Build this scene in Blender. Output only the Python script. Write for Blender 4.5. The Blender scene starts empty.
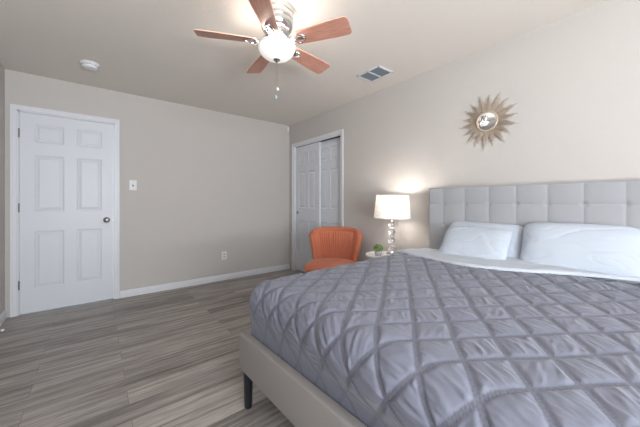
import bpy, bmesh, math, random
import numpy as np
from mathutils import Vector, Matrix
random.seed(7); rng = np.random.default_rng(7)
PI = math.pi
S = bpy.context.scene
C = S.collection
R = math.radians

# ------------------------------------------------------------------ camera
CAM = (-2.5858, -4.075, 1.1351)
cd = bpy.data.cameras.new('camera'); cam = bpy.data.objects.new('camera', cd); C.objects.link(cam)
cam.location = CAM
cam.rotation_euler = (R(90), 0, 0.8967 - PI/2)
cd.sensor_width = 36; cd.lens = 280.6/640*36
cd.shift_y = -(213.5-202.2)/640
cd.clip_start = 0.02
S.camera = cam
# ------------------------------------------------------------------ world, exposure
w = bpy.data.worlds.new('world'); S.world = w; w.use_nodes = True
w.node_tree.nodes['Background'].inputs[0].default_value = (0.75, 0.86, 1.0, 1)
w.node_tree.nodes['Background'].inputs[1].default_value = 1.0
S.view_settings.view_transform = 'Standard'; S.view_settings.look = 'None'
S.view_settings.gamma = 1; S.view_settings.use_curve_mapping = False
S.view_settings.exposure = 1.05
# ------------------------------------------------------------------ lights
def area(name, loc, rot, sx, sy, col, power):
    l = bpy.data.lights.new(name, 'AREA'); l.shape = 'RECTANGLE'; l.size = sx; l.size_y = sy
    l.color = col; l.energy = power
    o = bpy.data.objects.new(name, l); C.objects.link(o); o.location = loc; o.rotation_euler = rot
    return o
def point(name, loc, r, col, power):
    l = bpy.data.lights.new(name, 'POINT'); l.shadow_soft_size = r; l.color = col; l.energy = power
    o = bpy.data.objects.new(name, l); C.objects.link(o); o.location = loc
    return o
area('window_daylight', (-2.35, -5.98, 1.45), (R(-90), 0, PI), 1.7, 1.5, (0.82, 0.90, 1.0), 54)
area('ceiling_fill_light', (-2.35, -6.25, 0.55), (R(-90-38), 0, PI), 1.7, 0.9, (0.98, 0.96, 0.92), 105)  # added fill, aimed up through the window to brighten the ceiling

# ------------------------------------------------------------------ materials
def mat(name, col, rough=0.6, metal=0.0, spec=0.5, **kw):
    m = bpy.data.materials.new(name); m.use_nodes = True
    b = m.node_tree.nodes['Principled BSDF']
    b.inputs['Base Color'].default_value = (*col, 1); b.inputs['Roughness'].default_value = rough
    b.inputs['Metallic'].default_value = metal; b.inputs['Specular IOR Level'].default_value = spec
    for k, v in kw.items(): b.inputs[k].default_value = v
    return m
def N(m, t): return m.node_tree.nodes.new(t)
def L(m, a, b): m.node_tree.links.new(a, b)
def bsdf(m): return m.node_tree.nodes['Principled BSDF']
def noise_bump(m, scale, strength, dist=0.01, detail=3, stretch=None, coord='Object', rough=0.5):
    tc = N(m, 'ShaderNodeTexCoord'); n = N(m, 'ShaderNodeTexNoise'); bp = N(m, 'ShaderNodeBump')
    n.inputs['Scale'].default_value = scale; n.inputs['Detail'].default_value = detail; n.inputs['Roughness'].default_value = rough
    bp.inputs['Strength'].default_value = strength; bp.inputs['Distance'].default_value = dist
    src = tc.outputs[coord]
    if stretch:
        mp = N(m, 'ShaderNodeMapping'); mp.inputs['Scale'].default_value = stretch; L(m, src, mp.inputs[0]); src = mp.outputs[0]
    L(m, src, n.inputs['Vector']); L(m, n.outputs['Fac'], bp.inputs['Height']); L(m, bp.outputs[0], bsdf(m).inputs['Normal'])
    return n
def color_noise(m, c1, c2, scale, stretch=(1,1,1), detail=4, lo=0.35, hi=0.65):
    tc = N(m, 'ShaderNodeTexCoord'); mp = N(m, 'ShaderNodeMapping'); n = N(m, 'ShaderNodeTexNoise'); cr = N(m, 'ShaderNodeValToRGB')
    mp.inputs['Scale'].default_value = stretch; n.inputs['Scale'].default_value = scale; n.inputs['Detail'].default_value = detail
    cr.color_ramp.elements[0].position = lo; cr.color_ramp.elements[1].position = hi
    cr.color_ramp.elements[0].color = (*c1, 1); cr.color_ramp.elements[1].color = (*c2, 1)
    L(m, tc.outputs['Object'], mp.inputs[0]); L(m, mp.outputs[0], n.inputs['Vector']); L(m, n.outputs['Fac'], cr.inputs[0])
    L(m, cr.outputs[0], bsdf(m).inputs['Base Color'])
    return n

WALL = (0.545, 0.513, 0.485)
m_wall = mat('wall_paint', WALL, 0.75, spec=0.3); noise_bump(m_wall, 55, 0.35, 0.006, 4)
m_ceil = mat('ceiling_paint', (0.76, 0.715, 0.66), 0.85, spec=0.2); noise_bump(m_ceil, 55, 0.3, 0.006, 4)
m_trim = mat('white_trim_paint', (0.70, 0.71, 0.74), 0.4)
m_door = mat('white_door_paint', (0.66, 0.68, 0.72), 0.42); noise_bump(m_door, 30, 0.06, 0.004, 4, (12, 12, 0.6))
m_dark = mat('track_shadow_dark', (0.03, 0.03, 0.03), 0.8)  # shadow tone for the strip above the closet doors
m_plastic = mat('white_plastic', (0.78, 0.79, 0.80), 0.4)
m_slot = mat('slot_dark', (0.10, 0.10, 0.11), 0.5)
m_nickel = mat('satin_nickel', (0.27, 0.26, 0.25), 0.3, 1.0)
m_chrome = mat('polished_chrome', (0.62, 0.63, 0.65), 0.2, 1.0)
m_ventgrey = mat('vent_grey', (0.24, 0.27, 0.31), 0.6)
m_wooddark = mat('black_wood', (0.012, 0.012, 0.014), 0.35)
m_bedfab = mat('beige_bed_upholstery', (0.28, 0.257, 0.243), 0.85, spec=0.2, **{'Sheen Weight': 0.1}); noise_bump(m_bedfab, 350, 0.15, 0.002)
m_headfab = mat('pale_grey_headboard_upholstery', (0.35, 0.355, 0.37), 0.8, spec=0.3, **{'Sheen Weight': 0.1}); noise_bump(m_headfab, 350, 0.12, 0.002)
m_sheet = mat('white_cotton', (0.51, 0.545, 0.60), 0.85, spec=0.2); noise_bump(m_sheet, 9, 0.12, 0.012, 3)
m_pillow = mat('white_pillowcase', (0.49, 0.535, 0.60), 0.85, spec=0.2); noise_bump(m_pillow, 7, 0.12, 0.012, 3, (1, 2.0, 1))
m_matt = mat('mattress_ticking', (0.6, 0.6, 0.6), 0.9)
m_orange = mat('orange_velvet', (0.50, 0.160, 0.088), 0.75, spec=0.25, **{'Sheen Weight': 0.15, 'Sheen Roughness': 0.4}); noise_bump(m_orange, 200, 0.1, 0.002)
m_pipe = mat('orange_piping', (0.42, 0.10, 0.04), 0.7)
m_table = mat('white_lacquer', (0.78, 0.78, 0.78), 0.3)
m_pot = mat('grey_concrete', (0.45, 0.45, 0.44), 0.8); noise_bump(m_pot, 90, 0.3, 0.003)
m_leaf = mat('green_leaves', (0.12, 0.26, 0.05), 0.6)
color_noise(m_leaf, (0.07, 0.17, 0.03), (0.24, 0.40, 0.10), 60)
m_leaf.node_tree.nodes['Principled BSDF'].inputs['Specular IOR Level'].default_value = 0.3
m_soil = mat('soil', (0.05, 0.035, 0.02), 0.95)
m_mirror = mat('mirror_glass', (0.72, 0.77, 0.80), 0.04, 1.0)
m_cham = mat('champagne_gilt_wood', (0.54, 0.45, 0.36), 0.45, 0.25); noise_bump(m_cham, 60, 0.2, 0.002)
m_crystal = mat('clear_crystal', (0.97, 0.98, 1.0), 0.03, 0, 0.5, **{'Transmission Weight': 1.0, 'IOR': 1.5})
m_brass = mat('antique_bronze', (0.30, 0.25, 0.20), 0.35, 0.9)
m_glassw = mat('window_glass', (1, 1, 1), 0.02, 0, 0.5, **{'Transmission Weight': 1.0, 'IOR': 1.02})

# fan globe: white frosted glass, lit
m_globe = mat('frosted_lit_glass', (0.85, 0.84, 0.80), 0.35)
bsdf(m_globe).inputs['Emission Color'].default_value = (1.0, 0.95, 0.87, 1)
bsdf(m_globe).inputs['Emission Strength'].default_value = 0.22

# blade wood
m_blade = mat('cherry_blade_wood', (0.42, 0.17, 0.11), 0.38)
nb = color_noise(m_blade, (0.44, 0.20, 0.14), (0.60, 0.31, 0.235), 9, (1.2, 14, 14), 5, 0.3, 0.7)
m_bladeedge = mat('pale_blade_edge', (0.72, 0.46, 0.34), 0.4)

# lamp shade: crinkled white fabric, translucent
m_shade = bpy.data.materials.new('crinkled_shade_fabric'); m_shade.use_nodes = True
nt = m_shade.node_tree; nt.nodes.clear()
out = nt.nodes.new('ShaderNodeOutputMaterial'); mx = nt.nodes.new('ShaderNodeMixShader')
df = nt.nodes.new('ShaderNodeBsdfDiffuse'); tr = nt.nodes.new('ShaderNodeBsdfTranslucent')
tc = nt.nodes.new('ShaderNodeTexCoord'); vo = nt.nodes.new('ShaderNodeTexVoronoi'); vo.feature = 'DISTANCE_TO_EDGE'; vo.inputs['Scale'].default_value = 26
cr = nt.nodes.new('ShaderNodeValToRGB'); cr.color_ramp.elements[0].position = 0.0; cr.color_ramp.elements[1].position = 0.22
cr.color_ramp.elements[0].color = (0.74, 0.71, 0.66, 1); cr.color_ramp.elements[1].color = (0.88, 0.86, 0.82, 1)
nt.links.new(tc.outputs['Object'], vo.inputs['Vector']); nt.links.new(vo.outputs['Distance'], cr.inputs[0])
nt.links.new(cr.outputs[0], df.inputs[0]); nt.links.new(cr.outputs[0], tr.inputs[0])
mx.inputs[0].default_value = 0.15
nt.links.new(df.outputs[0], mx.inputs[1]); nt.links.new(tr.outputs[0], mx.inputs[2]); nt.links.new(mx.outputs[0], out.inputs[0])
m_bulb = mat('lit_bulb_glass', (1, 1, 1), 0.4); bsdf(m_bulb).inputs['Emission Color'].default_value = (1, 0.86, 0.68, 1); bsdf(m_bulb).inputs['Emission Strength'].default_value = 3

# floor: long grey-brown vinyl planks laid along x
m_floor = mat('grey_oak_planks', (0.2, 0.18, 0.16), 0.45, spec=0.4)
def build_floor_mat(m):
    tc = N(m, 'ShaderNodeTexCoord'); br = N(m, 'ShaderNodeTexBrick')
    br.offset = 0.37; br.inputs['Scale'].default_value = 1; br.inputs['Brick Width'].default_value = 1.22; br.inputs['Row Height'].default_value = 0.145
    br.inputs['Mortar Size'].default_value = 0.0012; br.inputs['Mortar Smooth'].default_value = 0.2
    br.inputs['Color1'].default_value = (0, 0, 0, 1); br.inputs['Color2'].default_value = (1, 1, 1, 1); br.inputs['Mortar'].default_value = (0.5, 0.5, 0.5, 1)
    L(m, tc.outputs['Object'], br.inputs['Vector'])
    mul = N(m, 'ShaderNodeMath'); mul.operation = 'MULTIPLY'; mul.inputs[1].default_value = 37.0
    L(m, br.outputs['Color'], mul.inputs[0])
    def nz(sc, stretch, det, rough=0.6, dist=0.0):
        mp = N(m, 'ShaderNodeMapping'); mp.inputs['Scale'].default_value = stretch
        n = N(m, 'ShaderNodeTexNoise'); n.noise_dimensions = '4D'; n.inputs['Scale'].default_value = sc
        n.inputs['Detail'].default_value = det; n.inputs['Roughness'].default_value = rough; n.inputs['Distortion'].default_value = dist
        L(m, tc.outputs['Object'], mp.inputs[0]); L(m, mp.outputs[0], n.inputs['Vector']); L(m, mul.outputs[0], n.inputs['W'])
        return n
    g1 = nz(1.0, (1.4, 30, 1), 6, 0.62, 0.6)       # broad streaks
    g2 = nz(1.0, (9, 150, 1), 4, 0.6)               # fine grain
    g3 = nz(1.0, (1.1, 5, 1), 3)                    # cloudy tone
    c = N(m, 'ShaderNodeValToRGB'); e = c.color_ramp.elements
    e[0].position = 0.30; e[0].color = (0.105, 0.092, 0.084, 1); e[1].position = 0.70; e[1].color = (0.53, 0.49, 0.455, 1)
    x = e.new(0.44); x.color = (0.235, 0.21, 0.193, 1); x = e.new(0.55); x.color = (0.365, 0.33, 0.305, 1)
    a = N(m, 'ShaderNodeMath'); a.operation = 'MULTIPLY_ADD'; a.inputs[1].default_value = 0.72
    b = N(m, 'ShaderNodeMath'); b.operation = 'MULTIPLY_ADD'; b.inputs[1].default_value = 0.30
    d = N(m, 'ShaderNodeMath'); d.operation = 'MULTIPLY_ADD'; d.inputs[1].default_value = 0.34
    k = N(m, 'ShaderNodeMath'); k.operation = 'MULTIPLY_ADD'; k.inputs[1].default_value = 0.10; k.inputs[2].default_value = -0.235
    L(m, br.outputs['Color'], k.inputs[0])
    L(m, g1.outputs['Fac'], a.inputs[0]); L(m, g2.outputs['Fac'], b.inputs[0]); L(m, g3.outputs['Fac'], d.inputs[0])
    L(m, k.outputs[0], d.inputs[2]); L(m, d.outputs[0], b.inputs[2]); L(m, b.outputs[0], a.inputs[2])
    L(m, a.outputs[0], c.inputs[0])
    mixc = N(m, 'ShaderNodeMix'); mixc.data_type = 'RGBA'; mixc.inputs[7].default_value = (0.15, 0.13, 0.115, 1)
    L(m, br.outputs['Fac'], mixc.inputs[0]); L(m, c.outputs[0], mixc.inputs[6]); L(m, mixc.outputs[2], bsdf(m).inputs['Base Color'])
    bp = N(m, 'ShaderNodeBump'); bp.inputs['Strength'].default_value = 0.2; bp.inputs['Distance'].default_value = 0.003
    L(m, a.outputs[0], bp.inputs['Height']); L(m, bp.outputs[0], bsdf(m).inputs['Normal'])
build_floor_mat(m_floor)

# ------------------------------------------------------------------ helpers
def box(bm, x0, x1, y0, y1, z0, z1, bev=0.0, seg=2, M=None):
    t = bmesh.new()
    bmesh.ops.create_cube(t, size=1)
    for v in t.verts: v.co = Vector(((x0+x1)/2 + v.co.x*(x1-x0), (y0+y1)/2 + v.co.y*(y1-y0), (z0+z1)/2 + v.co.z*(z1-z0)))
    if bev: bmesh.ops.bevel(t, geom=t.edges[:], offset=bev, segments=seg, profile=0.5, affect='EDGES')
    merge(bm, t, M)
def merge(bm, t, M=None):
    if M is not None: t.transform(M)
    me = bpy.data.meshes.new('t'); t.to_mesh(me); bm.from_mesh(me); bpy.data.meshes.remove(me); t.free()
def lathe(bm, prof, n=32, M=None, cap=True):
    t = bmesh.new(); rings = []
    for r, z in prof:
        rings.append([t.verts.new((r*math.cos(2*PI*k/n), r*math.sin(2*PI*k/n), z)) for k in range(n)] if r > 1e-6 else [t.verts.new((0, 0, z))])
    for a, b in zip(rings, rings[1:]):
        for k in range(n):
            k2 = (k+1) % n
            if len(a) == 1 and len(b) == 1: continue
            if len(a) == 1: t.faces.new((a[0], b[k2], b[k]))
            elif len(b) == 1: t.faces.new((a[k], a[k2], b[0]))
            else: t.faces.new((a[k], a[k2], b[k2], b[k]))
    if cap:
        if len(rings[0]) > 1: t.faces.new(rings[0][::-1])
        if len(rings[-1]) > 1: t.faces.new(rings[-1])
    bmesh.ops.recalc_face_normals(t, faces=t.faces)
    merge(bm, t, M)
def tube(bm, pts, r, n=8, closed=False):
    t = bmesh.new(); P = [Vector(p) for p in pts]; rings = []; up = None
    for i, p in enumerate(P):
        if closed: d = (P[(i+1) % len(P)] - P[i-1]).normalized()
        else: d = (P[min(i+1, len(P)-1)] - P[max(i-1, 0)]).normalized()
        if up is None:
            up = Vector((0, 0, 1)) if abs(d.z) < 0.9 else Vector((1, 0, 0))
        a = d.cross(up).normalized(); up = a.cross(d).normalized()
        rr = r[i] if isinstance(r, (list, tuple)) else r
        rings.append([t.verts.new(p + rr*(a*math.cos(2*PI*k/n) + up*math.sin(2*PI*k/n))) for k in range(n)])
    m = len(rings)
    for i in range(m if closed else m-1):
        a, b = rings[i], rings[(i+1) % m]
        for k in range(n): t.faces.new((a[k], a[(k+1) % n], b[(k+1) % n], b[k]))
    if not closed: t.faces.new(rings[0][::-1]); t.faces.new(rings[-1])
    bmesh.ops.recalc_face_normals(t, faces=t.faces)
    merge(bm, t)
def obj(name, bm, m, parent=None, smooth=False, M=None):
    if M is not None: bm.transform(M)
    me = bpy.data.meshes.new(name); bm.to_mesh(me); bm.free()
    me.materials.append(m)
    if smooth:
        me.shade_smooth()
        if smooth != 'all': me.set_sharp_from_angle(angle=R(40))
    o = bpy.data.objects.new(name, me); C.objects.link(o)
    if parent: o.parent = parent
    return o
def grid_obj(name, V, m, parent=None, closed=False):
    """V: (nu, nv, 3) array of points"""
    nu, nv = V.shape[:2]
    idx = np.arange(nu*nv).reshape(nu, nv)
    f = np.stack([idx[:-1, :-1], idx[1:, :-1], idx[1:, 1:], idx[:-1, 1:]], -1).reshape(-1, 4)
    me = bpy.data.meshes.new(name)
    me.from_pydata(V.reshape(-1, 3).tolist(), [], f.tolist()); me.update()
    me.materials.append(m); me.shade_smooth()
    o = bpy.data.objects.new(name, me); C.objects.link(o)
    if parent: o.parent = parent
    return o
def thing(name, label, cat, loc=(0, 0, 0), rotz=0, group=None):
    o = bpy.data.objects.new(name, None); C.objects.link(o); o.empty_display_size = 0.1
    o.location = loc; o.rotation_euler = (0, 0, rotz); o['label'] = label; o['category'] = cat
    if group: o['group'] = group
    return o
def tag(o, label, cat, group=None):
    o['label'] = label; o['category'] = cat
    if group: o['group'] = group
    return o
def struct(o): o['kind'] = 'structure'; return o

# ------------------------------------------------------------------ room shell
W = 3.2823; D = 5.90; H = 2.44; T = 0.12
bm = bmesh.new(); box(bm, -W-T, 0.75, -D-T, T, -0.1, 0.0); struct(obj('floor', bm, m_floor))
bm = bmesh.new(); box(bm, -W-T, 0.75, -D-T, T, H, H+0.1); struct(obj('ceiling', bm, m_ceil))
# back wall with the door opening
DL, DR, DH = -3.20, -2.413, 2.06
bm = bmesh.new()
box(bm, -W-T, DL, 0, T, 0, H); box(bm, DR, 0.75, 0, T, 0, H); box(bm, DL, DR, 0, T, DH, H)
struct(obj('wall_back', bm, m_wall))
# right wall with the closet opening
CA, CB, CH = -0.155, -1.292, 2.055
bm = bmesh.new()
box(bm, 0, T, CA, 0, 0, H); box(bm, 0, T, -D-T, CB, 0, H); box(bm, 0, T, CB, CA, CH, H)
struct(obj('wall_right', bm, m_wall))
bm = bmesh.new(); box(bm, 0.70, 0.75, -1.6, 0, 0, H); box(bm, T, 0.70, -1.65, -1.6, 0, H)
struct(obj('wall_closet', bm, m_wall))
bm = bmesh.new(); box(bm, -W-T, -W, -D-T, 0, 0, H); struct(obj('wall_left', bm, m_wall))
# wall behind the camera with the window that lights the room
WX0, WX1, WZ0, WZ1 = -3.20, -1.50, 0.65, 2.25
bm = bmesh.new()
box(bm, -W, WX0, -D-T, -D, 0, H); box(bm, WX1, 0, -D-T, -D, 0, H)
box(bm, WX0, WX1, -D-T, -D, 0, WZ0); box(bm, WX0, WX1, -D-T, -D, WZ1, H)
struct(obj('wall_front', bm, m_wall))
bm = bmesh.new()
for x in (WX0, (WX0+WX1)/2-0.02, WX1-0.04): box(bm, x, x+0.04, -D-0.09, -D-0.04, WZ0, WZ1)
for z in (WZ0, (WZ0+WZ1)/2-0.02, WZ1-0.04): box(bm, WX0, WX1, -D-0.088, -D-0.042, z, z+0.04)
win = struct(obj('window_1', bm, m_trim))
bm = bmesh.new(); box(bm, WX0-0.05, WX1+0.05, -D-0.03, -D+0.04, WZ0-0.03, WZ0, 0.004); obj('window_sill', bm, m_trim, win)

# baseboards: profiled strip swept along
def baseboard(name, p, q, nrm):
    """p->q along the wall at floor level, nrm = into the room"""
    p = Vector(p); q = Vector(q); n = Vector(nrm)
    prof = [(0, 0), (0.014, 0), (0.014, 0.052), (0.010, 0.060), (0.010, 0.070), (0.005, 0.080), (0, 0.083)]
    bm = bmesh.new(); r = []
    for e in (p, q): r.append([bm.verts.new(e + n*a + Vector((0, 0, b))) for a, b in prof])
    k = len(prof)
    for i in range(k): bm.faces.new((r[0][i], r[0][(i+1) % k], r[1][(i+1) % k], r[1][i]))
    bm.faces.new(r[0]); bm.faces.new(r[1][::-1]); bmesh.ops.recalc_face_normals(bm, faces=bm.faces)
    return struct(obj(name, bm, m_trim))
baseboard('baseboard_back', (-2.362, 0, 0), (0, 0, 0), (0, -1, 0))
baseboard('baseboard_left', (-W, 0, 0), (-W, -D, 0), (1, 0, 0))
baseboard('baseboard_right', (0, -1.350, 0), (0, -D, 0), (-1, 0, 0))
baseboard('baseboard_front', (-W, -D, 0), (0, -D, 0), (0, 1, 0))

def casing(name, a0, a1, top, wdt, place):
    """door casing around an opening: local x across, local -y out of the wall, z up"""
    bm = bmesh.new()
    def rail(x0, x1, z0, z1, outer):
        box(bm, x0, x1, -0.012, 0.001, z0, z1, 0.002)
        if outer == 'l': box(bm, x0, x0+wdt*0.45, -0.019, -0.005, z0, z1+wdt*0.6, 0.003)
        if outer == 'r': box(bm, x1-wdt*0.45, x1, -0.019, -0.005, z0, z1+wdt*0.6, 0.003)
        if outer == 't': box(bm, x0, x1, -0.019, -0.005, z1-wdt*0.45, z1, 0.003)
    rail(a0-wdt, a0, 0, top+0.001, 'l'); rail(a1, a1+wdt, 0, top+0.001, 'r'); rail(a0-wdt, a1+wdt, top, top+wdt, 't')
    # jamb lining
    box(bm, a0-0.001, a0+0.012, 0, T, 0, top); box(bm, a1-0.012, a1+0.001, 0, T, 0, top); box(bm, a0, a1, 0, T, top-0.012, top+0.001)
    return struct(obj(name, bm, m_trim, M=place))
PA = Matrix.Identity(4)                                             # back wall: local = world
PB = Matrix.Rotation(-PI/2, 4, 'Z')                                 # right wall: local x -> -y, local -y -> -x
casing('trim_1', DL, DR, DH, 0.046, PA)
casing('trim_2', -CA, -CB, CH, 0.054, PB)

def panel_leaf(w, h, th, cols, rows, depth=0.007):
    """six-panel moulded leaf; local x 0..w, front at y=0 facing -y, z 0..h"""
    bm = bmesh.new()
    xs = sorted({0, w, *[c for p in cols for c in p]}); zs = sorted({0, h, *[c for p in rows for c in p]})
    def q(a, b, c, d): bm.faces.new([bm.verts.new(p) for p in (a, b, c, d)])
    for i in range(len(xs)-1):
        for j in range(len(zs)-1):
            x0, x1, z0, z1 = xs[i], xs[i+1], zs[j], zs[j+1]
            if (x0, x1) in cols and (z0, z1) in rows:
                rings = []
                for ins, y in ((0, 0), (0.006, 0.002), (0.014, depth), (0.022, depth), (0.042, 0.0015)):
                    rings.append([(x0+ins, y, z0+ins), (x1-ins, y, z0+ins), (x1-ins, y, z1-ins), (x0+ins, y, z1-ins)])
                for a, b in zip(rings, rings[1:]):
                    for k in range(4): q(a[k], a[(k+1) % 4], b[(k+1) % 4], b[k])
                q(*rings[-1])
            else: q((x0, 0, z0), (x1, 0, z0), (x1, 0, z1), (x0, 0, z1))
    for a, b, c, d in (((0,0,0),(0,th,0),(0,th,h),(0,0,h)), ((w,0,0),(w,0,h),(w,th,h),(w,th,0)), ((0,th,0),(w,th,0),(w,th,h),(0,th,h)),
                       ((0,0,h),(0,th,h),(w,th,h),(w,0,h)), ((0,0,0),(w,0,0),(w,th,0),(0,th,0))): q(a, b, c, d)
    bmesh.ops.remove_doubles(bm, verts=bm.verts, dist=1e-5)
    bmesh.ops.recalc_face_normals(bm, faces=bm.faces)
    return bm
ROWS = [(0.235, 0.825), (1.025, 1.610), (1.735, 1.930)]
lw = DR-DL-0.030
bm = panel_leaf(lw, 2.030, 0.035, [(0.105, 0.335), (0.435, 0.655)], ROWS)
door = struct(obj('door_1', bm, m_door, M=Matrix.Translation((DL+0.015, 0.004, 0.012))))
# knob
k = bmesh.new(); kM = Matrix.Translation((-2.488, 0.004, 0.93)) @ Matrix.Rotation(PI/2, 4, 'X')
lathe(k, [(0, 0), (0.032, 0), (0.032, 0.004), (0.027, 0.008), (0.012, 0.011), (0.011, 0.030), (0.018, 0.036), (0.027, 0.046), (0.0285, 0.055), (0.025, 0.064), (0.014, 0.069), (0, 0.070)], 28, kM)
obj('door_knob', k, m_nickel, door, smooth=True)
k = bmesh.new(); box(k, DR-0.0165, DR-0.0125, -0.001, 0.020, 0.90, 0.96); obj('strike_plate', k, m_nickel, door)
for z in (0.30, 1.08, 1.83):
    k = bmesh.new(); tube(k, [(DL+0.0135, -0.003, z-0.045), (DL+0.0135, -0.003, z+0.045)], 0.006, 10); obj('hinge', k, m_nickel, door)
# sliding closet doors
def closet_door(name, y0, w, x, cols):
    bm = panel_leaf(w, 2.025, 0.034, cols, ROWS)
    return struct(obj(name, bm, m_door, M=Matrix.Translation((x, y0, 0.014)) @ PB))
c1 = closet_door('door_2', -0.170, 0.625, 0.022, [(0.085, 0.270), (0.345, 0.525)])
c2 = closet_door('door_3', -0.650, 0.625, 0.062, [(0.100, 0.275), (0.345, 0.525)])
k = bmesh.new(); lathe(k, [(0, 0.0005), (0.014, 0.0005), (0.016, 0.003), (0.024, 0.003), (0.024, -0.001)], 20, Matrix.Translation((0.022, -0.218, 0.965)) @ Matrix.Rotation(-PI/2, 4, 'Y'))
obj('finger_pull', k, m_brass, c1, smooth=True)
k = bmesh.new(); box(k, 0.012, 0.108, CB+0.012, CA-0.012, CH-0.014, CH-0.0125); struct(obj('track_shadow_strip', k, m_dark))  # dark strip paints the track shadow above the sliding doors

# ------------------------------------------------------------------ bed geometry frame
TH = R(1.5)
FC = Vector((-1.956, -2.552, 0))
E1 = Vector((math.cos(TH), math.sin(TH), 0)); E2 = Vector((math.sin(TH), -math.cos(TH), 0))
BM = Matrix(((E1.x, E2.x, 0, FC.x), (E1.y, E2.y, 0, FC.y), (0, 0, 1, 0), (0, 0, 0, 1)))   # local (t, w, z) -> world (mirrored basis)
def bedobj(name, bm, m, parent=None, smooth=False):
    bm.transform(BM); bmesh.ops.reverse_faces(bm, faces=bm.faces)
    if parent is not None: bm.transform(Matrix.Translation(-FC))
    return obj(name, bm, m, parent, smooth)
BW = 1.74; TL = 1.81
bed = thing('bed', 'low upholstered bed frame in beige fabric with black legs and tufted pale headboard', 'bed', FC)
bm = bmesh.new(); box(bm, 0, 0.048, 0, BW, 0.20, 0.40, 0.010, 3); bedobj('foot_rail', bm, m_bedfab, bed, True)
for w0 in (0.0, BW-0.048):
    bm = bmesh.new(); box(bm, 0.047, TL, w0, w0+0.048, 0.20, 0.40, 0.010, 3); bedobj('side_rail', bm, m_bedfab, bed, True)
for (t_, w_) in ((0.030, 0.058), (0.030, BW-0.058), (TL-0.10, 0.058), (TL-0.10, BW-0.058)):
    bm = bmesh.new(); lathe(bm, [(0.019, 0), (0.021, 0.004), (0.0275, 0.215)], 20, Matrix.Translation((t_, w_, 0)))
    bedobj('leg', bm, m_wooddark, bed, True)
bm = bmesh.new()
for i in range(12): t_ = 0.12 + i*0.145; box(bm, t_, t_+0.07, 0.048, BW-0.048, 0.335, 0.352)
bedobj('bed_slats', bm, m_matt, bed)
# tufted headboard: front surface as a height field, closed by a box behind it
HW0, HW1 = 0.138, 0.138+0.142+0.187*7+0.142       # across
HT = TL+0.02                                      # face of the headboard (distance from the foot)
hz0, hz1 = 0.22, 1.268
nx, nz = 400, 280
ws = np.linspace(HW0, HW1, nx); zz = np.linspace(hz0, hz1, nz)
Wg, Zg = np.meshgrid(ws, zz, indexing='ij')
seamw = HW0+0.142+0.187*np.arange(8); seamz = 1.121-0.187*np.arange(5)
dw = np.min(np.abs(Wg[..., None]-seamw), -1); dz = np.min(np.abs(Zg[..., None]-seamz), -1)
dbut = np.sqrt(dw**2+dz**2)
puff = 0.009*(1-np.exp(-dw/0.035))*(1-np.exp(-dz/0.035)) + 0.006 - 0.008*np.exp(-(dbut/0.018)**2)
puff -= 0.0015*np.exp(-dw/0.004)*1 + 0.0015*np.exp(-dz/0.004)
edge = np.minimum(np.minimum(Wg-HW0, HW1-Wg), hz1-Zg)
re = 0.022; rnd = np.where(edge < re, re-np.sqrt(np.maximum(re**2-(re-edge)**2, 0)), 0)
depth = HT - puff + rnd
P = FC.x + E1.x*depth + E2.x*Wg, FC.y + E1.y*depth + E2.y*Wg
V = np.stack([P[0]-FC.x, P[1]-FC.y, Zg], -1)
hb = grid_obj('headboard', V, m_headfab, bed)
bm = bmesh.new(); box(bm, HT+0.012, HT+0.075, HW0, HW1, hz0, hz1, 0.004); bedobj('headboard_back', bm, m_headfab, bed)
# (buttons)
for sz in seamz[:2]:
    for sw in seamw:
        bm = bmesh.new(); lathe(bm, [(0, 0.001), (0.006, 0.0), (0.009, -0.002), (0.009, -0.006)], 12, Matrix.Translation((HT+0.004, sw, sz)) @ Matrix.Rotation(-PI/2, 4, 'Y'))
        bedobj('button', bm, m_headfab, bed, True)

bm = bmesh.new(); box(bm, 0.085, TL-0.01, 0.085, BW-0.085, 0.352, 0.638, 0.085, 5)
mt = bedobj('mattress', bm, m_matt, None, True); tag(mt, 'mattress lying in the beige bed frame under the grey quilt', 'mattress')

# ------------------------------------------------------------------ quilt
def vnoise(x, y, sc, seed):
    """smooth value noise on arrays"""
    x = np.asarray(x)/sc; y = np.asarray(y)/sc
    xi = np.floor(x).astype(int); yi = np.floor(y).astype(int); xf = x-xi; yf = y-yi
    xf = xf*xf*(3-2*xf); yf = yf*yf*(3-2*yf)
    def h(a, b):
        n = (a*374761393 + b*668265263 + seed*1442695041) & 0xffffffff
        n = ((n ^ (n >> 13))*1274126177) & 0xffffffff
        return ((n ^ (n >> 16)) & 0xffff)/65535.0
    return (h(xi, yi)*(1-xf)+h(xi+1, yi)*xf)*(1-yf) + (h(xi, yi+1)*(1-xf)+h(xi+1, yi+1)*xf)*yf
TE = TL-0.33                      # the quilt ends under the turned-down sheet
def top_z(t, w):
    r = np.clip((t-0.8)/0.8, 0, 1)
    return 0.687 + 0.014*r*r*(3-2*r) + 0.012*np.sin(np.clip(w/BW, 0, 1)*PI)
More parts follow.
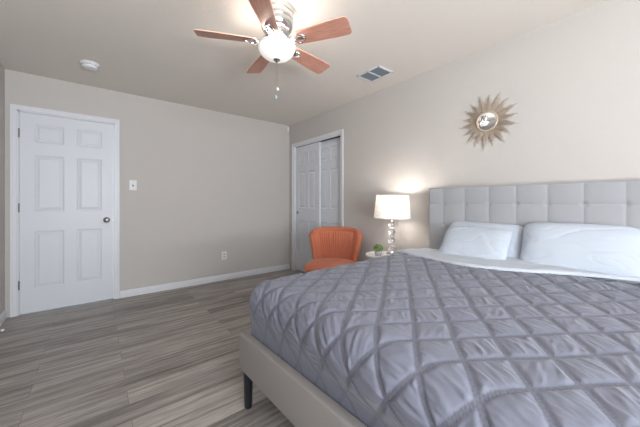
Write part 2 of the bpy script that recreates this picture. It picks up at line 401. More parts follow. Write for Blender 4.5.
def drape(a, b, inset, Rr, lift, w_in=None, out=0.0):
    """arc coordinates (a along the bed, b across) -> point and normal on the padded rounded surface"""
    t0 = inset+Rr - out; w0 = w_in if w_in is not None else inset+Rr; w1 = BW-inset-Rr
    ax = np.minimum(a-t0, 0); ay = np.where(b < w0, b-w0, np.where(b > w1, b-w1, 0))
    r = np.sqrt(ax**2+ay**2)+1e-9; dx = ax/r; dy = ay/r
    ang = np.minimum(r/Rr, PI/2); outw = Rr*np.sin(ang); drop = Rr*(1-np.cos(ang)) + np.maximum(r-Rr*PI/2, 0)
    bulge = 0.013*np.sin(np.clip((r-Rr*0.8)/0.32, 0, 1)*PI)
    tb = np.maximum(a, t0); wb = np.clip(b, w0, w1)
    t = tb + dx*(outw+bulge); w_ = wb + dy*(outw+bulge)
    z = top_z(tb, wb) + lift - drop
    nt_ = dx*np.sin(ang); nw = dy*np.sin(ang); nz_ = np.cos(ang)
    return t, w_, z, nt_, nw, nz_, r
INS = 0.032; RQ = 0.088
arc = RQ*PI/2 + 0.21
a = np.arange(INS+RQ-arc-0.06, TE, 0.0036); b = np.arange(INS+RQ-arc, BW-INS-RQ+arc, 0.0036)
A, B = np.meshgrid(a, b, indexing='ij')
so = np.clip((B-0.35)/0.7, 0, 1); so = so*so*(3-2*so)
t, w_, z, n1, n2, n3, rr = drape(A, B, INS, RQ, 0.0, out=0.045*so)
# diamonds: long diagonal 0.235 along the bed, 0.153 across; phase set by one stitched crossing
PT, PW = 0.218, 0.149
tref, wref = 0.129, 1.174
# gathered wobble of the stitch lines
A2 = A + 0.006*(vnoise(A, B, 0.11, 1)-0.5)*2; B2 = B + 0.005*(vnoise(A, B, 0.13, 2)-0.5)*2
p = (A2-tref)/PT + (B2-wref)/PW; q = (A2-tref)/PT - (B2-wref)/PW
g = 1/math.sqrt(1/PT**2+1/PW**2)
dp = np.abs(p-np.round(p))*g; dq = np.abs(q-np.round(q))*g
dm = np.minimum(dp, dq)
hw = 0.0078
e = np.maximum(dm-hw, 0)
puff = 0.0038*(1-np.exp(-e/0.004)) + 0.0045*(1-np.exp(-e/0.020))
# wrinkles pulled in from the seams, different in each diamond
ip = np.floor(p).astype(int); iq = np.floor(q).astype(int)
def cellrand(s): 
    n = (ip*73856093 ^ iq*19349663 ^ s*83492791) & 0xffffffff
    n = ((n ^ (n >> 13))*1274126177) & 0xffffffff
    return ((n ^ (n >> 16)) & 0xffff)/65535.0
ang = -0.9 + (cellrand(1)-0.5)*1.5
u_ = A*np.cos(ang)+B*np.sin(ang); v_ = -A*np.sin(ang)+B*np.cos(ang)
wr = (vnoise(u_, v_*5.5+cellrand(3)*9, 0.072, 5)-0.5)
wr2 = (vnoise(u_*1.0+3, v_*4+cellrand(4)*5, 0.030, 8)-0.5)
wr3 = (vnoise(A, B, 0.02, 9)-0.5)
side = 1+0.5*np.clip(rr/0.15, 0, 1)
puff += np.minimum(e/0.012, 1)*(wr*0.0055*side + wr2*0.0028 + wr3*0.0008)
# twisted-cord ribbon between the diamonds
al = np.where(dp < dq, q, p)
rib = (dm < hw)*0.0011*np.cos(al*2*PI*14)*np.where(dm > 0.0015, 1, 0.2)
puff += rib
# broad soft unevenness
puff += 0.006*(vnoise(A, B, 0.35, 11)-0.5)
t = t+n1*puff; w_ = w_+n2*puff; z = z+n3*puff
z = np.maximum(z, 0.372)
# keep the hanging part inside the rails
kk = np.clip((0.60-z)/0.19, 0, 1); kk = kk*kk*(3-2*kk)
t = np.where(t < 0.051, t*(1-kk)+0.051*kk, t)
w_ = np.where(w_ < 0.051, w_*(1-kk)+0.051*kk, np.where(w_ > BW-0.051, w_*(1-kk)+(BW-0.051)*kk, w_))
X = FC.x + E1.x*t + E2.x*w_; Y = FC.y + E1.y*t + E2.y*w_
V = np.stack([X, Y, z], -1)[:, ::-1]
m_quilt = mat('grey_quilt_microfibre', (0.215, 0.215, 0.25), 0.62, spec=0.35, **{'Sheen Weight': 0.25, 'Sheen Roughness': 0.35})
at = N(m_quilt, 'ShaderNodeAttribute'); at.attribute_name = 'ribbon'
mixq = N(m_quilt, 'ShaderNodeMix'); mixq.data_type = 'RGBA'
mixq.inputs[6].default_value = (0.168, 0.176, 0.222, 1); mixq.inputs[7].default_value = (0.118, 0.122, 0.155, 1)
L(m_quilt, at.outputs['Fac'], mixq.inputs[0]); L(m_quilt, mixq.outputs[2], bsdf(m_quilt).inputs['Base Color'])
noise_bump(m_quilt, 160, 0.15, 0.002)
qo = grid_obj('quilt', V, m_quilt)
ra = qo.data.attributes.new('ribbon', 'FLOAT', 'POINT')
rv = np.clip((hw+0.0015-dm)/0.003, 0, 1)*(0.35+0.65*(np.cos(al*2*PI*14) < -0.1)*(dm > 0.0015))
ra.data.foreach_set('value', rv[:, ::-1].reshape(-1).astype(np.float32))
tag(qo, 'grey diamond-stitched quilt spread over the bed and tucked behind the foot rail', 'quilt')

# ------------------------------------------------------------------ turned-down white sheet
INS2 = 0.028; RS = 0.10
bb = np.arange(INS2+RS-0.30, BW-INS2-RS+0.30, 0.008)
def edge_t(w):
    """where the folded edge lies, measured from the foot"""
    pw = [-0.2, 0.06, 0.25, 0.37, 0.70, 0.93, 1.20, 1.42, 1.7]
    pt = [1.44, 1.42, 1.360, 1.315, 1.245, 1.30, 1.47, 1.60, 1.64]
    return sum(np.interp(w+d_, pw, pt) for d_ in np.linspace(-0.12, 0.12, 9))/9
ns = 110; s = np.linspace(0, 1, ns)**1.7
Sg, Bg = np.meshgrid(s, bb, indexing='ij')
et = edge_t(Bg) + 0.014*(vnoise(Bg, Bg*0, 0.22, 21)-0.5)
Ag = et + (TL-0.012-et)*Sg
t, w_, z, n1, n2, n3, rr = drape(Ag, Bg, INS2, RS, 0.0, w_in=INS2+RS)
dist = Ag-et
lift = 0.014 + 0.010*np.sqrt(np.clip(dist/0.018, 0, 1)) + 0.008*np.clip((dist-0.05)/0.2, 0, 1)
lift += 0.007*(vnoise(Ag*1.5+Bg*0.3, Bg-Ag*0.4, 0.085, 31)-0.5) + 0.006*(vnoise(Ag, Bg, 0.2, 33)-0.5)
edgefall = np.where(Sg < 1e-6, 0.0, 1)
lift = np.where(Sg < 1e-6, 0.004, lift)
lift = lift - 0.030*np.clip((Ag-1.45)/0.3, 0, 1)*np.clip((0.40-Bg)/0.15, 0, 1)
t += n1*lift; w_ += n2*lift; z += n3*lift
w_ = np.where(z < 0.43, np.clip(w_, -0.03, BW+0.03), w_)
X = FC.x + E1.x*t + E2.x*w_; Y = FC.y + E1.y*t + E2.y*w_
sh = grid_obj('folded_sheet', np.stack([X, Y, z], -1)[:, ::-1], m_sheet)
tag(sh, 'white sheet folded back over the head end of the grey quilt', 'sheet')

# ------------------------------------------------------------------ pillows
def pillow(name, L_, Hh, Th, seed, label, loc, rot, group, sag=0.0, m=m_pillow):
    n = 110
    u = np.linspace(-1, 1, n); v = np.linspace(-1, 1, n)
    U, Vv = np.meshgrid(u, v, indexing='ij')
    # denser towards the borders
    U = np.sin(U*PI/2); Vv = np.sin(Vv*PI/2)
    pr = (np.maximum(1-np.abs(U)**3.2, 0)**0.55)*(np.maximum(1-np.abs(Vv)**2.6, 0)**0.55)
    x = U*L_/2*(1-0.07*np.abs(Vv)**7 - 0.03*(1-Vv**2)*np.abs(U)**4)
    y = Vv*Hh/2*(1-0.12*np.abs(U)**7 - 0.03*(1-U**2)*np.abs(Vv)**4)
    out = []
    for sgn in (1, -1):
        f1_ = vnoise(x*0.55+y*0.5+seed, y*1.2-x*0.35+seed, 0.11, seed); f2_ = vnoise(x*0.5-y*0.3+seed, y*1.3+x*0.4, 0.07, seed+3)
        wv = (f1_-0.5)*0.012 - 0.0035*np.exp(-((f1_-0.5)/0.06)**2) + (f2_-0.5)*0.005 - 0.003*np.exp(-((f2_-0.5)/0.05)**2)
        z = sgn*pr*(Th/2) + sgn*wv*np.minimum(pr*2.0, 1)
        z -= sag*np.abs(U)**2*0.5
        out.append(np.stack([x, y, z], -1))
    V1, V2 = out
    idx = np.arange(n*n).reshape(n, n)
    f1 = np.stack([idx[:-1, :-1], idx[1:, :-1], idx[1:, 1:], idx[:-1, 1:]], -1).reshape(-1, 4)
    f2 = f1[:, ::-1]+n*n
    me = bpy.data.meshes.new(name); me.from_pydata(np.concatenate([V1.reshape(-1, 3), V2.reshape(-1, 3)]).tolist(), [], f1.tolist()+f2.tolist())
    bm = bmesh.new(); bm.from_mesh(me); bmesh.ops.remove_doubles(bm, verts=bm.verts, dist=0.0006); bm.to_mesh(me); bm.free()
    me.materials.append(m); me.shade_smooth()
    o = bpy.data.objects.new(name, me); C.objects.link(o); o.location = loc; o.rotation_euler = rot
    tag(o, label, 'pillow', group)
    return o
# local x along the headboard, local y up the slope, local z = pillow's front
def prot(tilt, yaw=0, roll=0):
    X_ = Vector((math.sin(yaw+TH), -math.cos(yaw+TH), 0))         # to the right in the photo
    back = Vector((math.cos(yaw+TH), math.sin(yaw+TH), 0))        # towards the wall
    Y_ = back*math.cos(tilt) + Vector((0, 0, 1))*math.sin(tilt)
    Z_ = X_.cross(Y_)
    M = Matrix((X_, Y_, Z_)).transposed()
    return (M @ Matrix.Rotation(roll, 3, 'Z')).to_euler()
PG = 'white bed pillows'
pillow('pillow', 0.56, 0.34, 0.10, 3, 'white pillow at the left, mostly hidden behind the front left pillow', (-0.215, -3.140, 0.830), prot(R(56), R(2), R(-1)), PG)
pillow('pillow', 0.48, 0.32, 0.12, 12, 'white rumpled pillow at the left, in front of another pillow', (-0.345, -3.135, 0.818), prot(R(47), 0, R(1)), PG)
pillow('pillow', 0.585, 0.37, 0.17, 27, 'large plump white pillow at the right end of the headboard', (-0.215, -3.700, 0.838), prot(R(57), R(4)), PG)

# ------------------------------------------------------------------ bedside table, lamp and plant
tb = thing('side_table', 'small round white bedside table between the bed and the orange chair', 'side table', (-0.32, -2.285, 0))
bm = bmesh.new(); lathe(bm, [(0, 0.590), (0.181, 0.590), (0.191, 0.594), (0.194, 0.602), (0.194, 0.608), (0.192, 0.613), (0.190, 0.613), (0.188, 0.610), (0, 0.610)], 64)
obj('table_top', bm, m_table, tb, True)
for k in range(3):
    an = R(20+120*k); bm = bmesh.new()
    tube(bm, [(0.10*math.cos(an), 0.10*math.sin(an), 0.592), (0.165*math.cos(an), 0.165*math.sin(an), 0.0)], [0.015, 0.010], 14)
    obj('leg', bm, m_table, tb, True)
LX, LY, LZ = -0.25, -2.315, 0.6105
lamp = thing('table_lamp', 'table lamp with stacked crystal balls and crinkled white drum shade, switched on', 'lamp', (LX, LY, LZ))
bm = bmesh.new(); lathe(bm, [(0, 0), (0.055, 0), (0.057, 0.006), (0.052, 0.013), (0.020, 0.018), (0.012, 0.024), (0, 0.024)], 40); obj('lamp_base', bm, m_chrome, lamp, True)
zc = 0.024
for k in range(4):
    bm = bmesh.new(); rb = 0.036
    lathe(bm, [(0, zc)] + [(rb*math.sin(PI*j/16), zc+rb-rb*math.cos(PI*j/16)) for j in range(1, 16)] + [(0, zc+2*rb)], 28)
    obj('crystal_ball', bm, m_crystal, lamp, 'all')
    zc += 2*rb
    bm = bmesh.new(); lathe(bm, [(0, zc-0.003), (0.015, zc-0.002), (0.017, zc+0.003), (0.015, zc+0.008), (0, zc+0.009)], 24); obj('spacer_ring', bm, m_chrome, lamp, True)
    zc += 0.006
bm = bmesh.new(); lathe(bm, [(0, zc), (0.008, zc), (0.008, zc+0.045), (0.016, zc+0.05), (0.017, zc+0.085), (0, zc+0.085)], 20); obj('socket', bm, m_chrome, lamp, True)
zb_ = zc+0.085
bm = bmesh.new(); lathe(bm, [(0.012, zb_), (0.014, zb_+0.01), (0.028, zb_+0.045), (0.030, zb_+0.06), (0.022, zb_+0.082), (0, zb_+0.09)], 24); bulb = obj('bulb', bm, m_bulb, lamp, True)
bulb.visible_shadow = True
s0, s1 = 0.975-LZ, 1.207-LZ
TILT = Matrix.Translation((0, 0, s0)) @ Matrix.Rotation(R(1.5), 4, Vector((E1.x, E1.y, 0))) @ Matrix.Translation((0, 0, -s0))
bm = bmesh.new(); lathe(bm, [(0.180, s0), (0.158, s1)], 72, cap=False)
shade = obj('lamp_shade', bm, m_shade, lamp, 'all', M=TILT)
m_band = mat('shade_binding', (0.55, 0.50, 0.44), 0.8)
for r_, z_ in ((0.1805, s0), (0.1585, s1)):
    bm = bmesh.new(); tube(bm, [(r_*math.cos(2*PI*k/60), r_*math.sin(2*PI*k/60), z_) for k in range(60)], 0.0022, 6, True); o = obj('binding', bm, m_band, shade, 'all', M=TILT)
bm = bmesh.new()
for k in range(3):
    an = 2*PI*k/3+0.4; tube(bm, [(0.0, 0.0, s1-0.02), (0.156*math.cos(an), 0.156*math.sin(an), s1-0.006)], 0.0015, 6)
tube(bm, [(0.017, 0, zc+0.07), (0.045, 0, zb_+0.04), (0.03, 0, s1-0.03), (0, 0, s1-0.018)], 0.0014, 6); tube(bm, [(-0.017, 0, zc+0.07), (-0.045, 0, zb_+0.04), (-0.03, 0, s1-0.03), (0, 0, s1-0.018)], 0.0014, 6)
obj('shade_harp', bm, m_chrome, lamp)
point('lamp_light', (LX, LY, LZ+zb_+0.125), 0.03, (1.0, 0.93, 0.86), 2.7)

pl = thing('potted_plant', 'tiny round green plant in a small grey pot beside the lamp', 'plant', (-0.425, -2.284, 0.6105))
pl.scale = (1.15, 1.15, 1.15)
bm = bmesh.new(); lathe(bm, [(0, 0), (0.024, 0), (0.033, 0.040), (0.033, 0.044), (0.029, 0.044), (0.028, 0.038), (0, 0.038)], 28); obj('pot', bm, m_pot, pl, True)
bm = bmesh.new(); lathe(bm, [(0, 0.040), (0.027, 0.039)], 20, cap=False); obj('soil', bm, m_soil, pl)
bm = bmesh.new()
for k in range(420):
    ct = random.uniform(-0.45, 1); ph = random.uniform(0, 2*PI); st = math.sqrt(1-ct*ct); rad = 0.036*random.uniform(0.72, 1.05)
    c = Vector((st*math.cos(ph)*rad*1.12, st*math.sin(ph)*rad*1.12, 0.066+ct*rad*0.85)); nrm = Vector((st*math.cos(ph), st*math.sin(ph), ct+0.3)).normalized()
    d = nrm.orthogonal().normalized(); d = (Matrix.Rotation(random.uniform(0, 6.28), 3, nrm) @ d); e_ = nrm.cross(d)
    l_ = random.uniform(0.007, 0.012)
    pts = [c, c+d*l_*0.5+e_*l_*0.32+nrm*0.002, c+d*l_+nrm*0.004, c+d*l_*0.5-e_*l_*0.32+nrm*0.002]
    bm.faces.new([bm.verts.new(p_) for p_ in pts])
tube(bm, [(0, 0, 0.035), (0, 0, 0.07)], 0.003, 6)
obj('foliage', bm, m_leaf, pl)

# ------------------------------------------------------------------ orange chair
CHX, CHY, FAZ = -0.455, -1.635, R(216)
ch = thing('accent_chair', 'orange velvet armless chair with a channel-stitched curved back by the closet', 'chair', (CHX, CHY, 0), FAZ)
# local +x = front
bm = bmesh.new(); t_ = bmesh.new()
def seat_shape(name, z0, z1, hw_, x0, x1, bulge, m):
    n = 60; U, Vv = np.meshgrid(np.linspace(-1, 1, n), np.linspace(-1, 1, n), indexing='ij')
    U = np.sin(U*PI/2); Vv = np.sin(Vv*PI/2)
    # square to rounded plan
    xx = U*np.sqrt(1-0.28*Vv**2); yy = Vv*np.sqrt(1-0.28*U**2)
    taper = 1-0.10*(1-(xx+1)/2)
    x = (x0+x1)/2 + xx*(x1-x0)/2; y = yy*hw_*taper
    pr = (np.maximum(1-U**8, 0)**0.4)*(np.maximum(1-Vv**8, 0)**0.4)
    zt = z0+(z1-z0)*0.5 + pr*((z1-z0)*0.5 + bulge*(1-U**2)*(1-Vv**2)); zb2 = z0+(z1-z0)*0.5 - pr*(z1-z0)*0.5
    me = bpy.data.meshes.new(name); idx = np.arange(n*n).reshape(n, n)
    f1 = np.stack([idx[:-1, :-1], idx[1:, :-1], idx[1:, 1:], idx[:-1, 1:]], -1).reshape(-1, 4)
    me.from_pydata(np.concatenate([np.stack([x, y, zt], -1).reshape(-1, 3), np.stack([x, y, zb2], -1).reshape(-1, 3)]).tolist(), [], f1.tolist()+(f1[:, ::-1]+n*n).tolist())
    b_ = bmesh.new(); b_.from_mesh(me); bmesh.ops.remove_doubles(b_, verts=b_.verts, dist=0.0005); b_.to_mesh(me); b_.free()
    me.materials.append(m); me.shade_smooth(); o = bpy.data.objects.new(name, me); C.objects.link(o); o.parent = ch
    return o
bm.free(); t_.free()
seat_shape('seat_base', 0.30, 0.385, 0.288, -0.26, 0.315, 0.0, m_orange)
seat_shape('seat', 0.375, 0.450, 0.300, -0.24, 0.330, 0.022, m_orange)
# curved channel back
nu, nv = 260, 70
uu = np.linspace(-1, 1, nu); vv = np.linspace(0, 1, nv)
Ug, Vg = np.meshgrid(uu, vv, indexing='ij')
def back_surface(off, chan):
    angm = R(62)
    th = Ug*angm
    width = 0.222*(1+0.34*np.clip(Vg, 0, 1)**1.3)          # half-width grows upwards
    rad = width/math.sin(angm)
    rad0 = rad; rad = rad+off
    z = 0.30 + Vg*(0.490 - 0.012*Ug**2 - 0.045*np.abs(Ug)**9)
    cx_ = -0.25 - 0.09*Vg + rad0
    x = cx_ - rad*np.cos(th); y = rad*np.sin(th)
    if chan:
        fade = np.clip(Vg*1.2, 0, 1)*np.clip((1-np.abs(Ug))/0.12, 0, 1)
        c_ = 0.012*np.abs(np.sin(Ug*PI*10.5+PI/2*0))**0.7*np.clip((0.74-np.abs(Ug))/0.03, 0, 1)*np.clip((0.985-Vg)/0.06, 0, 1)
        x = x + c_*np.cos(th); y = y - c_*np.sin(th)
    return np.stack([x, y, z], -1)
front = back_surface(-0.035, True); rear = back_surface(0.035, False)
def shell(fr, rr_, name, m):
    n1_, n2_ = fr.shape[:2]; idx = np.arange(n1_*n2_).reshape(n1_, n2_); off = n1_*n2_
    F = np.stack([idx[:-1, :-1], idx[1:, :-1], idx[1:, 1:], idx[:-1, 1:]], -1).reshape(-1, 4)
    faces = F.tolist()+(F[:, ::-1]+off).tolist(); verts = [fr.reshape(-1, 3), rr_.reshape(-1, 3)]; base = 2*off
    def strip(ia, path_f, path_r, ib):
        nonlocal base
        # rounded edge between front and rear borders
        k = 7; rows = []
        for j in range(1, k):
            a_ = j/k*PI; mid = (path_f+path_r)/2; hf = (path_f-path_r)/2
            rows.append(mid+hf*math.cos(a_)+out_dir*np.linalg.norm(hf, axis=-1, keepdims=True)*math.sin(a_))
        vs = np.stack(rows); m_ = vs.shape[1]
        ids = [ia]+[np.arange(m_)+base+i*m_ for i in range(k-1)]+[ib]
        verts.append(vs.reshape(-1, 3)); base += vs.shape[0]*m_
        for p_, q_ in zip(ids, ids[1:]):
            for i in range(m_-1): faces.append([int(p_[i]), int(p_[i+1]), int(q_[i+1]), int(q_[i])])
    out_dir = np.array([0, 0, 1.0]); strip(idx[:, -1], fr[:, -1], rr_[:, -1], idx[:, -1]+off)
    out_dir = np.array([0, 0, -0.3]); strip(idx[:, 0], fr[:, 0], rr_[:, 0], idx[:, 0]+off)
    for i, sg in ((0, -1), (-1, 1)):
        d_ = fr[i]-fr[i-1 if i else 1]; d_[:, 2] = 0; d_ /= (np.linalg.norm(d_, axis=-1, keepdims=True)+1e-9); out_dir = d_
        strip(idx[i], fr[i], rr_[i], idx[i]+off)
    me = bpy.data.meshes.new(name); me.from_pydata(np.concatenate(verts).tolist(), [], faces)
    b_ = bmesh.new(); b_.from_mesh(me); bmesh.ops.remove_doubles(b_, verts=b_.verts, dist=0.0005); bmesh.ops.holes_fill(b_, edges=[e_ for e_ in b_.edges if e_.is_boundary], sides=0); bmesh.ops.recalc_face_normals(b_, faces=b_.faces); b_.to_mesh(me); b_.free()
    me.materials.append(m); me.shade_smooth(); me.set_sharp_from_angle(angle=R(70)); o = bpy.data.objects.new(name, me); C.objects.link(o); o.parent = ch
    return o
br_ = shell(front, rear, 'backrest', m_orange)
bm = bmesh.new(); edgepts = [tuple(v) for v in front[0, 8:-2]] + [tuple(v) for v in front[2:-2:4, -1]] + [tuple(v) for v in front[-1, 8:-2][::-1]]
tube(bm, edgepts, 0.0035, 6); obj('piping', bm, m_pipe, br_, 'all')
for sx, sy in ((0.21, 0.20), (0.21, -0.20), (-0.20, 0.18), (-0.20, -0.18)):
    bm = bmesh.new(); tube(bm, [(sx, sy, 0.31), (sx*1.22, sy*1.15, 0.0)], [0.020, 0.011], 14); obj('leg', bm, m_wooddark, ch, True)

# ------------------------------------------------------------------ ceiling fan
FX, FY = -1.630, -2.411
fan = thing('ceiling_fan', 'five-blade ceiling fan with reddish wood blades, chrome motor and lit white bowl', 'ceiling fan', (FX, FY, H))
bm = bmesh.new(); lathe(bm, [(0, 0), (0.112, 0), (0.116, -0.006), (0.115, -0.040), (0.112, -0.046), (0.114, -0.052), (0.112, -0.085), (0.109, -0.091), (0.111, -0.097), (0.106, -0.125), (0.094, -0.146), (0.080, -0.155), (0, -0.156)], 56)
obj('motor_housing', bm, m_chrome, fan, True)
bm = bmesh.new(); lathe(bm, [(0, -0.150), (0.078, -0.152), (0.082, -0.170), (0.074, -0.190), (0.060, -0.205), (0.070, -0.222), (0.088, -0.236), (0.088, -0.240), (0, -0.240)], 48)
obj('switch_housing', bm, m_chrome, fan, True)
# glass bowl: rim and bowl
bm = bmesh.new(); lathe(bm, [(0.124, -0.266), (0.122, -0.258), (0.126, -0.252), (0.131, -0.260), (0.128, -0.266), (0.122, -0.266)], 64, cap=False)
obj('bowl_rim', bm, mat('white_glass_rim', (0.85, 0.84, 0.82), 0.25), fan, 'all')
bm = bmesh.new(); lathe(bm, [(0.122, -0.266), (0.120, -0.280), (0.108, -0.303), (0.086, -0.322), (0.060, -0.335), (0.034, -0.342), (0, -0.344)], 64, cap=False)
obj('glass_bowl', bm, m_globe, fan, 'all')
bm = bmesh.new(); lathe(bm, [(0.024, -0.340), (0.022, -0.346), (0.013, -0.350), (0.010, -0.356), (0.006, -0.361), (0, -0.363)], 24); obj('finial', bm, m_nickel, fan, True)
for k in range(3):        # the bulbs inside the open-topped bowl
    an = 2*PI*k/3+0.5; point('fan_bulb', (FX+0.098*math.cos(an), FY+0.098*math.sin(an), H-0.252), 0.018, (1.0, 0.93, 0.84), 1.3)
# blade with its bracket
def blade_mesh():
    bm = bmesh.new(); n = 26
    def half(s_):                 # half width along the blade (0..1)
        return 0.050+0.016*min(s_/0.75, 1)
    L0, L1 = 0.150, 0.512; cr_ = 0.026
    pts = []
    N1 = 20
    top = [(L0+(L1-L0-cr_)*i/N1, half(i/N1)) for i in range(N1+1)]
    hw_ = half(1)
    arcp = [(L1-cr_+cr_*math.sin(a_), hw_-cr_+cr_*math.cos(a_)) for a_ in [PI/2*j/6 for j in range(1, 7)]]
    rootarc = [(L0-0.018*math.sin(PI*j/8)**1.0, 0.050*math.cos(PI*j/8)) for j in range(1, 8)]
    outline = top+arcp+[(x, -y) for x, y in reversed(arcp)]+[(x, -y) for x, y in reversed(top)]+[(x, -y) for x, y in rootarc]
    th = 0.006
    lo = [bm.verts.new((x, y, -th/2)) for x, y in outline]; hi = [bm.verts.new((x, y, th/2)) for x, y in outline]
    bm.faces.new(lo[::-1]); bm.faces.new(hi)
    k = len(outline)
    for i in range(k): f_ = bm.faces.new((lo[i], lo[(i+1) % k], hi[(i+1) % k], hi[i])); f_.material_index = 1
    bmesh.ops.recalc_face_normals(bm, faces=bm.faces)
    return bm
PITCH = R(-14)
for i in range(5):
    az = R(154.8+72*i)
    M = Matrix.Translation((0, 0, -0.230)) @ Matrix.Rotation(az, 4, 'Z') @ Matrix.Rotation(PITCH, 4, 'X')
    b_ = obj('blade', blade_mesh(), m_blade, fan, M=None); b_.data.materials.append(m_bladeedge)
    b_.matrix_local = M
    bm = bmesh.new()
    # forked bracket under the blade: stem, two curled arms and a pad
    M2 = Matrix.Identity(4)
    tube(bm, [(0.070, 0, 0.028), (0.100, 0, 0.012), (0.125, 0, -0.006), (0.150, 0, -0.008)], [0.011, 0.010, 0.009, 0.007], 10)
    for s_ in (-1, 1):
        tube(bm, [(0.112, 0, -0.004), (0.130, s_*0.020, -0.007), (0.160, s_*0.032, -0.007), (0.190, s_*0.026, -0.007), (0.208, s_*0.010, -0.007), (0.214, 0, -0.007)], 0.0055, 8)
    box(bm, 0.150, 0.200, -0.011, 0.011, -0.010, -0.003, 0.003)
    for px, py in ((0.165, 0.028), (0.165, -0.028), (0.206, 0)):
        lathe(bm, [(0, -0.016), (0.005, -0.0145), (0.007, -0.011), (0.007, -0.005)], 12, Matrix.Translation((px, py, 0)))
    br = obj('blade_bracket', bm, m_chrome, b_, True)
# pull chains
def chain(x, y, zlo, name, m):
    bm = bmesh.new(); z_ = -0.20
    tube(bm, [(x, y, -0.345), (x*1.0, y*1.0, zlo+0.02)], 0.0006, 6)
    c_ = obj(name, bm, m_nickel, fan, True); bm = bmesh.new()
    lathe(bm, [(0, 0.022), (0.003, 0.020), (0.009, 0.011), (0.0095, 0.004), (0.006, -0.003), (0, -0.005)], 16, Matrix.Translation((x, y, zlo)))
    return obj('chain_bead', bm, m, c_, True)
vx, vy = -math.cos(0.8967), -math.sin(0.8967)
chain(0.006, 0.0, -0.547, 'pull_chain', mat('pale_bead', (0.6, 0.66, 0.72), 0.3))
chain(-0.004, 0.003, -0.602, 'pull_chain', mat('blue_grey_bead', (0.25, 0.33, 0.40), 0.3))

# ------------------------------------------------------------------ ceiling vent, smoke detector, sensor, switch, outlet
vt = thing('ceiling_vent', 'white rectangular ceiling air vent with two grey louvred halves', 'air vent', (-0.372, -2.195, H))
bm = bmesh.new()
vx0, vx1, vy0, vy1 = -0.115, 0.115, -0.145, 0.145
box(bm, vx0, vx0+0.022, vy0, vy1, -0.008, 0, 0.003); box(bm, vx1-0.022, vx1, vy0, vy1, -0.008, 0, 0.003)
for y_ in (vy0, -0.010, vy1-0.022): box(bm, vx0, vx1, y_, y_+0.022, -0.008, 0, 0.003)
obj('vent_frame', bm, m_plastic, vt, True)
bm = bmesh.new(); box(bm, vx0+0.01, vx1-0.01, vy0+0.01, vy1-0.01, -0.0012, -0.0002); obj('vent_backing', bm, m_ventgrey, vt)
for half_ in ((vy0+0.022, -0.010), (0.012, vy1-0.022)):
    n_ = 9
    for i in range(n_):
        bm = bmesh.new(); x_ = vx0+0.030+i*(vx1-vx0-0.060)/(n_-1)
        box(bm, -0.007, 0.007, half_[0], half_[1], -0.0006, 0.0006, M=Matrix.Translation((x_, 0, -0.0052)) @ Matrix.Rotation(R(30), 4, 'Y')); obj('louvre', bm, mat('louvre_grey', (0.20, 0.235, 0.275), 0.5) if i == 0 and half_[0] < -0.05 else bpy.data.materials['louvre_grey'], vt)
sd = thing('smoke_detector', 'round white smoke detector on the ceiling above the door', 'smoke detector', (-2.628, -0.655, H))
bm = bmesh.new(); lathe(bm, [(0, 0), (0.074, 0), (0.075, -0.008), (0.070, -0.014), (0.060, -0.016)], 48); obj('mounting_plate', bm, m_plastic, sd, True)
bm = bmesh.new(); lathe(bm, [(0.060, -0.014), (0.062, -0.020), (0.060, -0.036), (0.052, -0.044), (0.030, -0.047), (0, -0.047)], 48); obj('detector_cover', bm, m_plastic, sd, True)
bm = bmesh.new()
for k in range(20):
    an = 2*PI*k/20; box(bm, 0.0608, 0.0625, -0.006, 0.006, -0.026, -0.021, M=Matrix.Rotation(an, 4, 'Z'))
obj('smoke_slots', bm, m_slot, sd)
bm = bmesh.new(); box(bm, -0.066, -0.024, -0.035, -0.001, 2.335, 2.405, 0.006, 3)
tag(obj('motion_sensor', bm, m_plastic, None, True), 'small white motion sensor high in the corner beside the closet', 'sensor')

sw = thing('light_switch', 'white light switch plate on the wall right of the white door', 'light switch', (-2.233, 0, 1.342))
bm = bmesh.new(); box(bm, -0.037, 0.037, -0.006, 0, -0.060, 0.060, 0.003, 3); obj('switch_plate', bm, m_plastic, sw, True)
bm = bmesh.new(); box(bm, -0.006, 0.006, -0.018, -0.004, -0.004, 0.016, 0.002, M=Matrix.Rotation(R(-18), 4, 'X')); obj('toggle', bm, m_plastic, sw, True)
bm = bmesh.new(); box(bm, -0.0085, 0.0085, -0.0066, -0.005, -0.016, 0.016); obj('toggle_slot', bm, m_slot, sw)
for z_ in (-0.042, 0.042):
    bm = bmesh.new(); lathe(bm, [(0, 0.0015), (0.003, 0.001), (0.0035, 0)], 10, Matrix.Translation((0, -0.006, z_)) @ Matrix.Rotation(PI/2, 4, 'X')); obj('screw', bm, m_nickel, sw)
ol = thing('wall_outlet', 'white double power outlet low on the back wall', 'power outlet', (-1.122, 0, 0.357))
bm = bmesh.new(); box(bm, -0.035, 0.035, -0.006, 0, -0.057, 0.057, 0.003, 3); obj('outlet_plate', bm, m_plastic, ol, True)
m_recep = mat('receptacle_plastic', (0.58, 0.56, 0.56), 0.5)
for z_ in (-0.021, 0.021):
    bm = bmesh.new(); box(bm, -0.017, 0.017, -0.0075, -0.004, z_-0.015, z_+0.015, 0.0012); rc = obj('receptacle', bm, m_recep, ol, True)
    bm = bmesh.new()
    for x_ in (-0.007, 0.006): box(bm, x_, x_+0.002, -0.0079, -0.007, z_-0.003, z_+0.007)
    lathe(bm, [(0, 0.0079), (0.0025, 0.0079)], 10, Matrix.Translation((0, 0, z_-0.009)) @ Matrix.Rotation(PI/2, 4, 'X'), cap=False)
    obj('slots', bm, m_slot, rc)

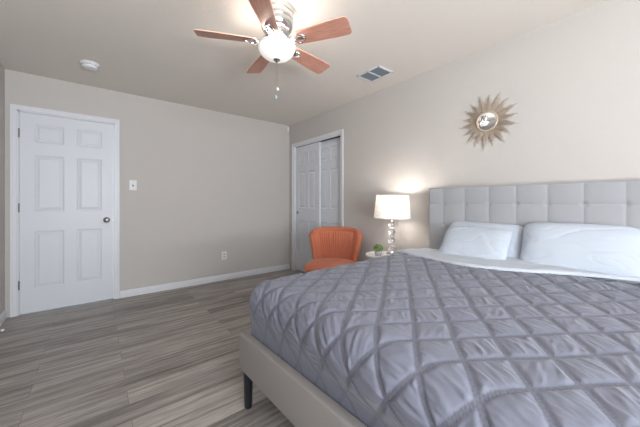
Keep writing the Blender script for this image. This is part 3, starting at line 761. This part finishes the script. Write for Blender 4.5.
# door stop on the left baseboard
ds = thing('door_stop', 'spring door stop with white rubber tip on the left baseboard', 'door stop', (-W+0.014, -0.52, 0.045))
bm = bmesh.new(); tube(bm, [(0.0+0.055*k/120, 0.007*math.cos(k*0.9), 0.007*math.sin(k*0.9)) for k in range(121)], 0.0012, 5); lathe(bm, [(0, 0), (0.011, 0), (0.009, 0.006), (0, 0.007)], 16, Matrix.Rotation(PI/2, 4, 'Y')); obj('spring', bm, m_nickel, ds)
bm = bmesh.new(); lathe(bm, [(0, 0.053), (0.009, 0.053), (0.010, 0.066), (0.008, 0.071), (0, 0.072)], 16, Matrix.Rotation(PI/2, 4, 'Y')); obj('rubber_tip', bm, m_plastic, ds, True)

# ------------------------------------------------------------------ sunburst mirror
sb = thing('sunburst_mirror', 'round mirror with champagne gold sunburst rays above the headboard', 'mirror', (-0.004, -3.108, 1.815))
# local: x out of the wall is -x; wall plane is y-z
def ray_mesh(r0, r1, hw_, tt, ang_):
    bm = bmesh.new()
    # slat with a raised ridge: points in (radial, across, out)
    P_ = [(r0, -hw_*0.75, 0.010), (r0, 0, 0.010+tt), (r0, hw_*0.75, 0.010), ((r0+r1)*0.55, -hw_, 0.010), ((r0+r1)*0.55, 0, 0.010+tt), ((r0+r1)*0.55, hw_, 0.010), (r1, 0, 0.011)]
    Q_ = [(a_, b2, 0.005) for a_, b2, c_ in P_]
    v = [bm.verts.new(p_) for p_ in P_]; q_ = [bm.verts.new(p_) for p_ in Q_]
    for f_ in ((0, 3, 4, 1), (1, 4, 5, 2), (3, 6, 4), (4, 6, 5)): bm.faces.new([v[i] for i in f_])
    for f_ in ((0, 1, 4, 3), (1, 2, 5, 4), (3, 4, 6), (4, 5, 6)): bm.faces.new([q_[i] for i in f_])
    for a_, b2 in ((0, 3), (3, 6), (6, 5), (5, 2), (2, 1), (1, 0)): bm.faces.new((v[a_], v[b2], q_[b2], q_[a_]))
    bmesh.ops.recalc_face_normals(bm, faces=bm.faces)
    return bm
TOW = Matrix(((0, 0, -1, 0), (-1, 0, 0, 0), (0, 1, 0, 0), (0, 0, 0, 1)))    # (u right, v up, out) -> world
for i in range(18):
    an = 2*PI*i/18 + R(4)
    bm = bmesh.new(); ro = 0.238*(1.0 if i % 2 else 0.93)
    for da, rr_, sk in ((0, ro, 0), (R(4.2), ro*0.86, -1), (R(-4.2), ro*0.86, 1), (R(8.2), ro*0.70, -1.6), (R(-8.2), ro*0.70, 1.6)):
        t_ = ray_mesh(0.070, rr_, 0.0033, 0.005, 0)
        # lean the side slats towards the middle one, so that three make one pointed ray
        Mr = Matrix.Rotation(an+da, 4, 'Z') @ Matrix.Translation((0.07, 0, 0)) @ Matrix.Rotation(R(1.6)*sk, 4, 'Z') @ Matrix.Translation((-0.07, 0, 0.002 if sk == 0 else 0))
        merge(bm, t_, Mr)
    obj('ray', bm, m_cham, sb, M=TOW)
bm = bmesh.new(); lathe(bm, [(0.082, 0.002), (0.086, 0.012), (0.084, 0.020), (0.078, 0.023), (0.073, 0.020), (0.072, 0.014)], 64, cap=False); obj('mirror_rim', bm, m_cham, sb, 'all', M=TOW)
bm = bmesh.new(); lathe(bm, [(0, 0.0165), (0.03, 0.0162), (0.055, 0.0155), (0.074, 0.0145)], 64, cap=False); obj('mirror_glass', bm, m_mirror, sb, 'all', M=TOW)
bm = bmesh.new(); lathe(bm, [(0, 0.0), (0.080, 0.0), (0.080, 0.008), (0, 0.008)], 40); obj('backing_disc', bm, m_brass, sb, M=TOW)
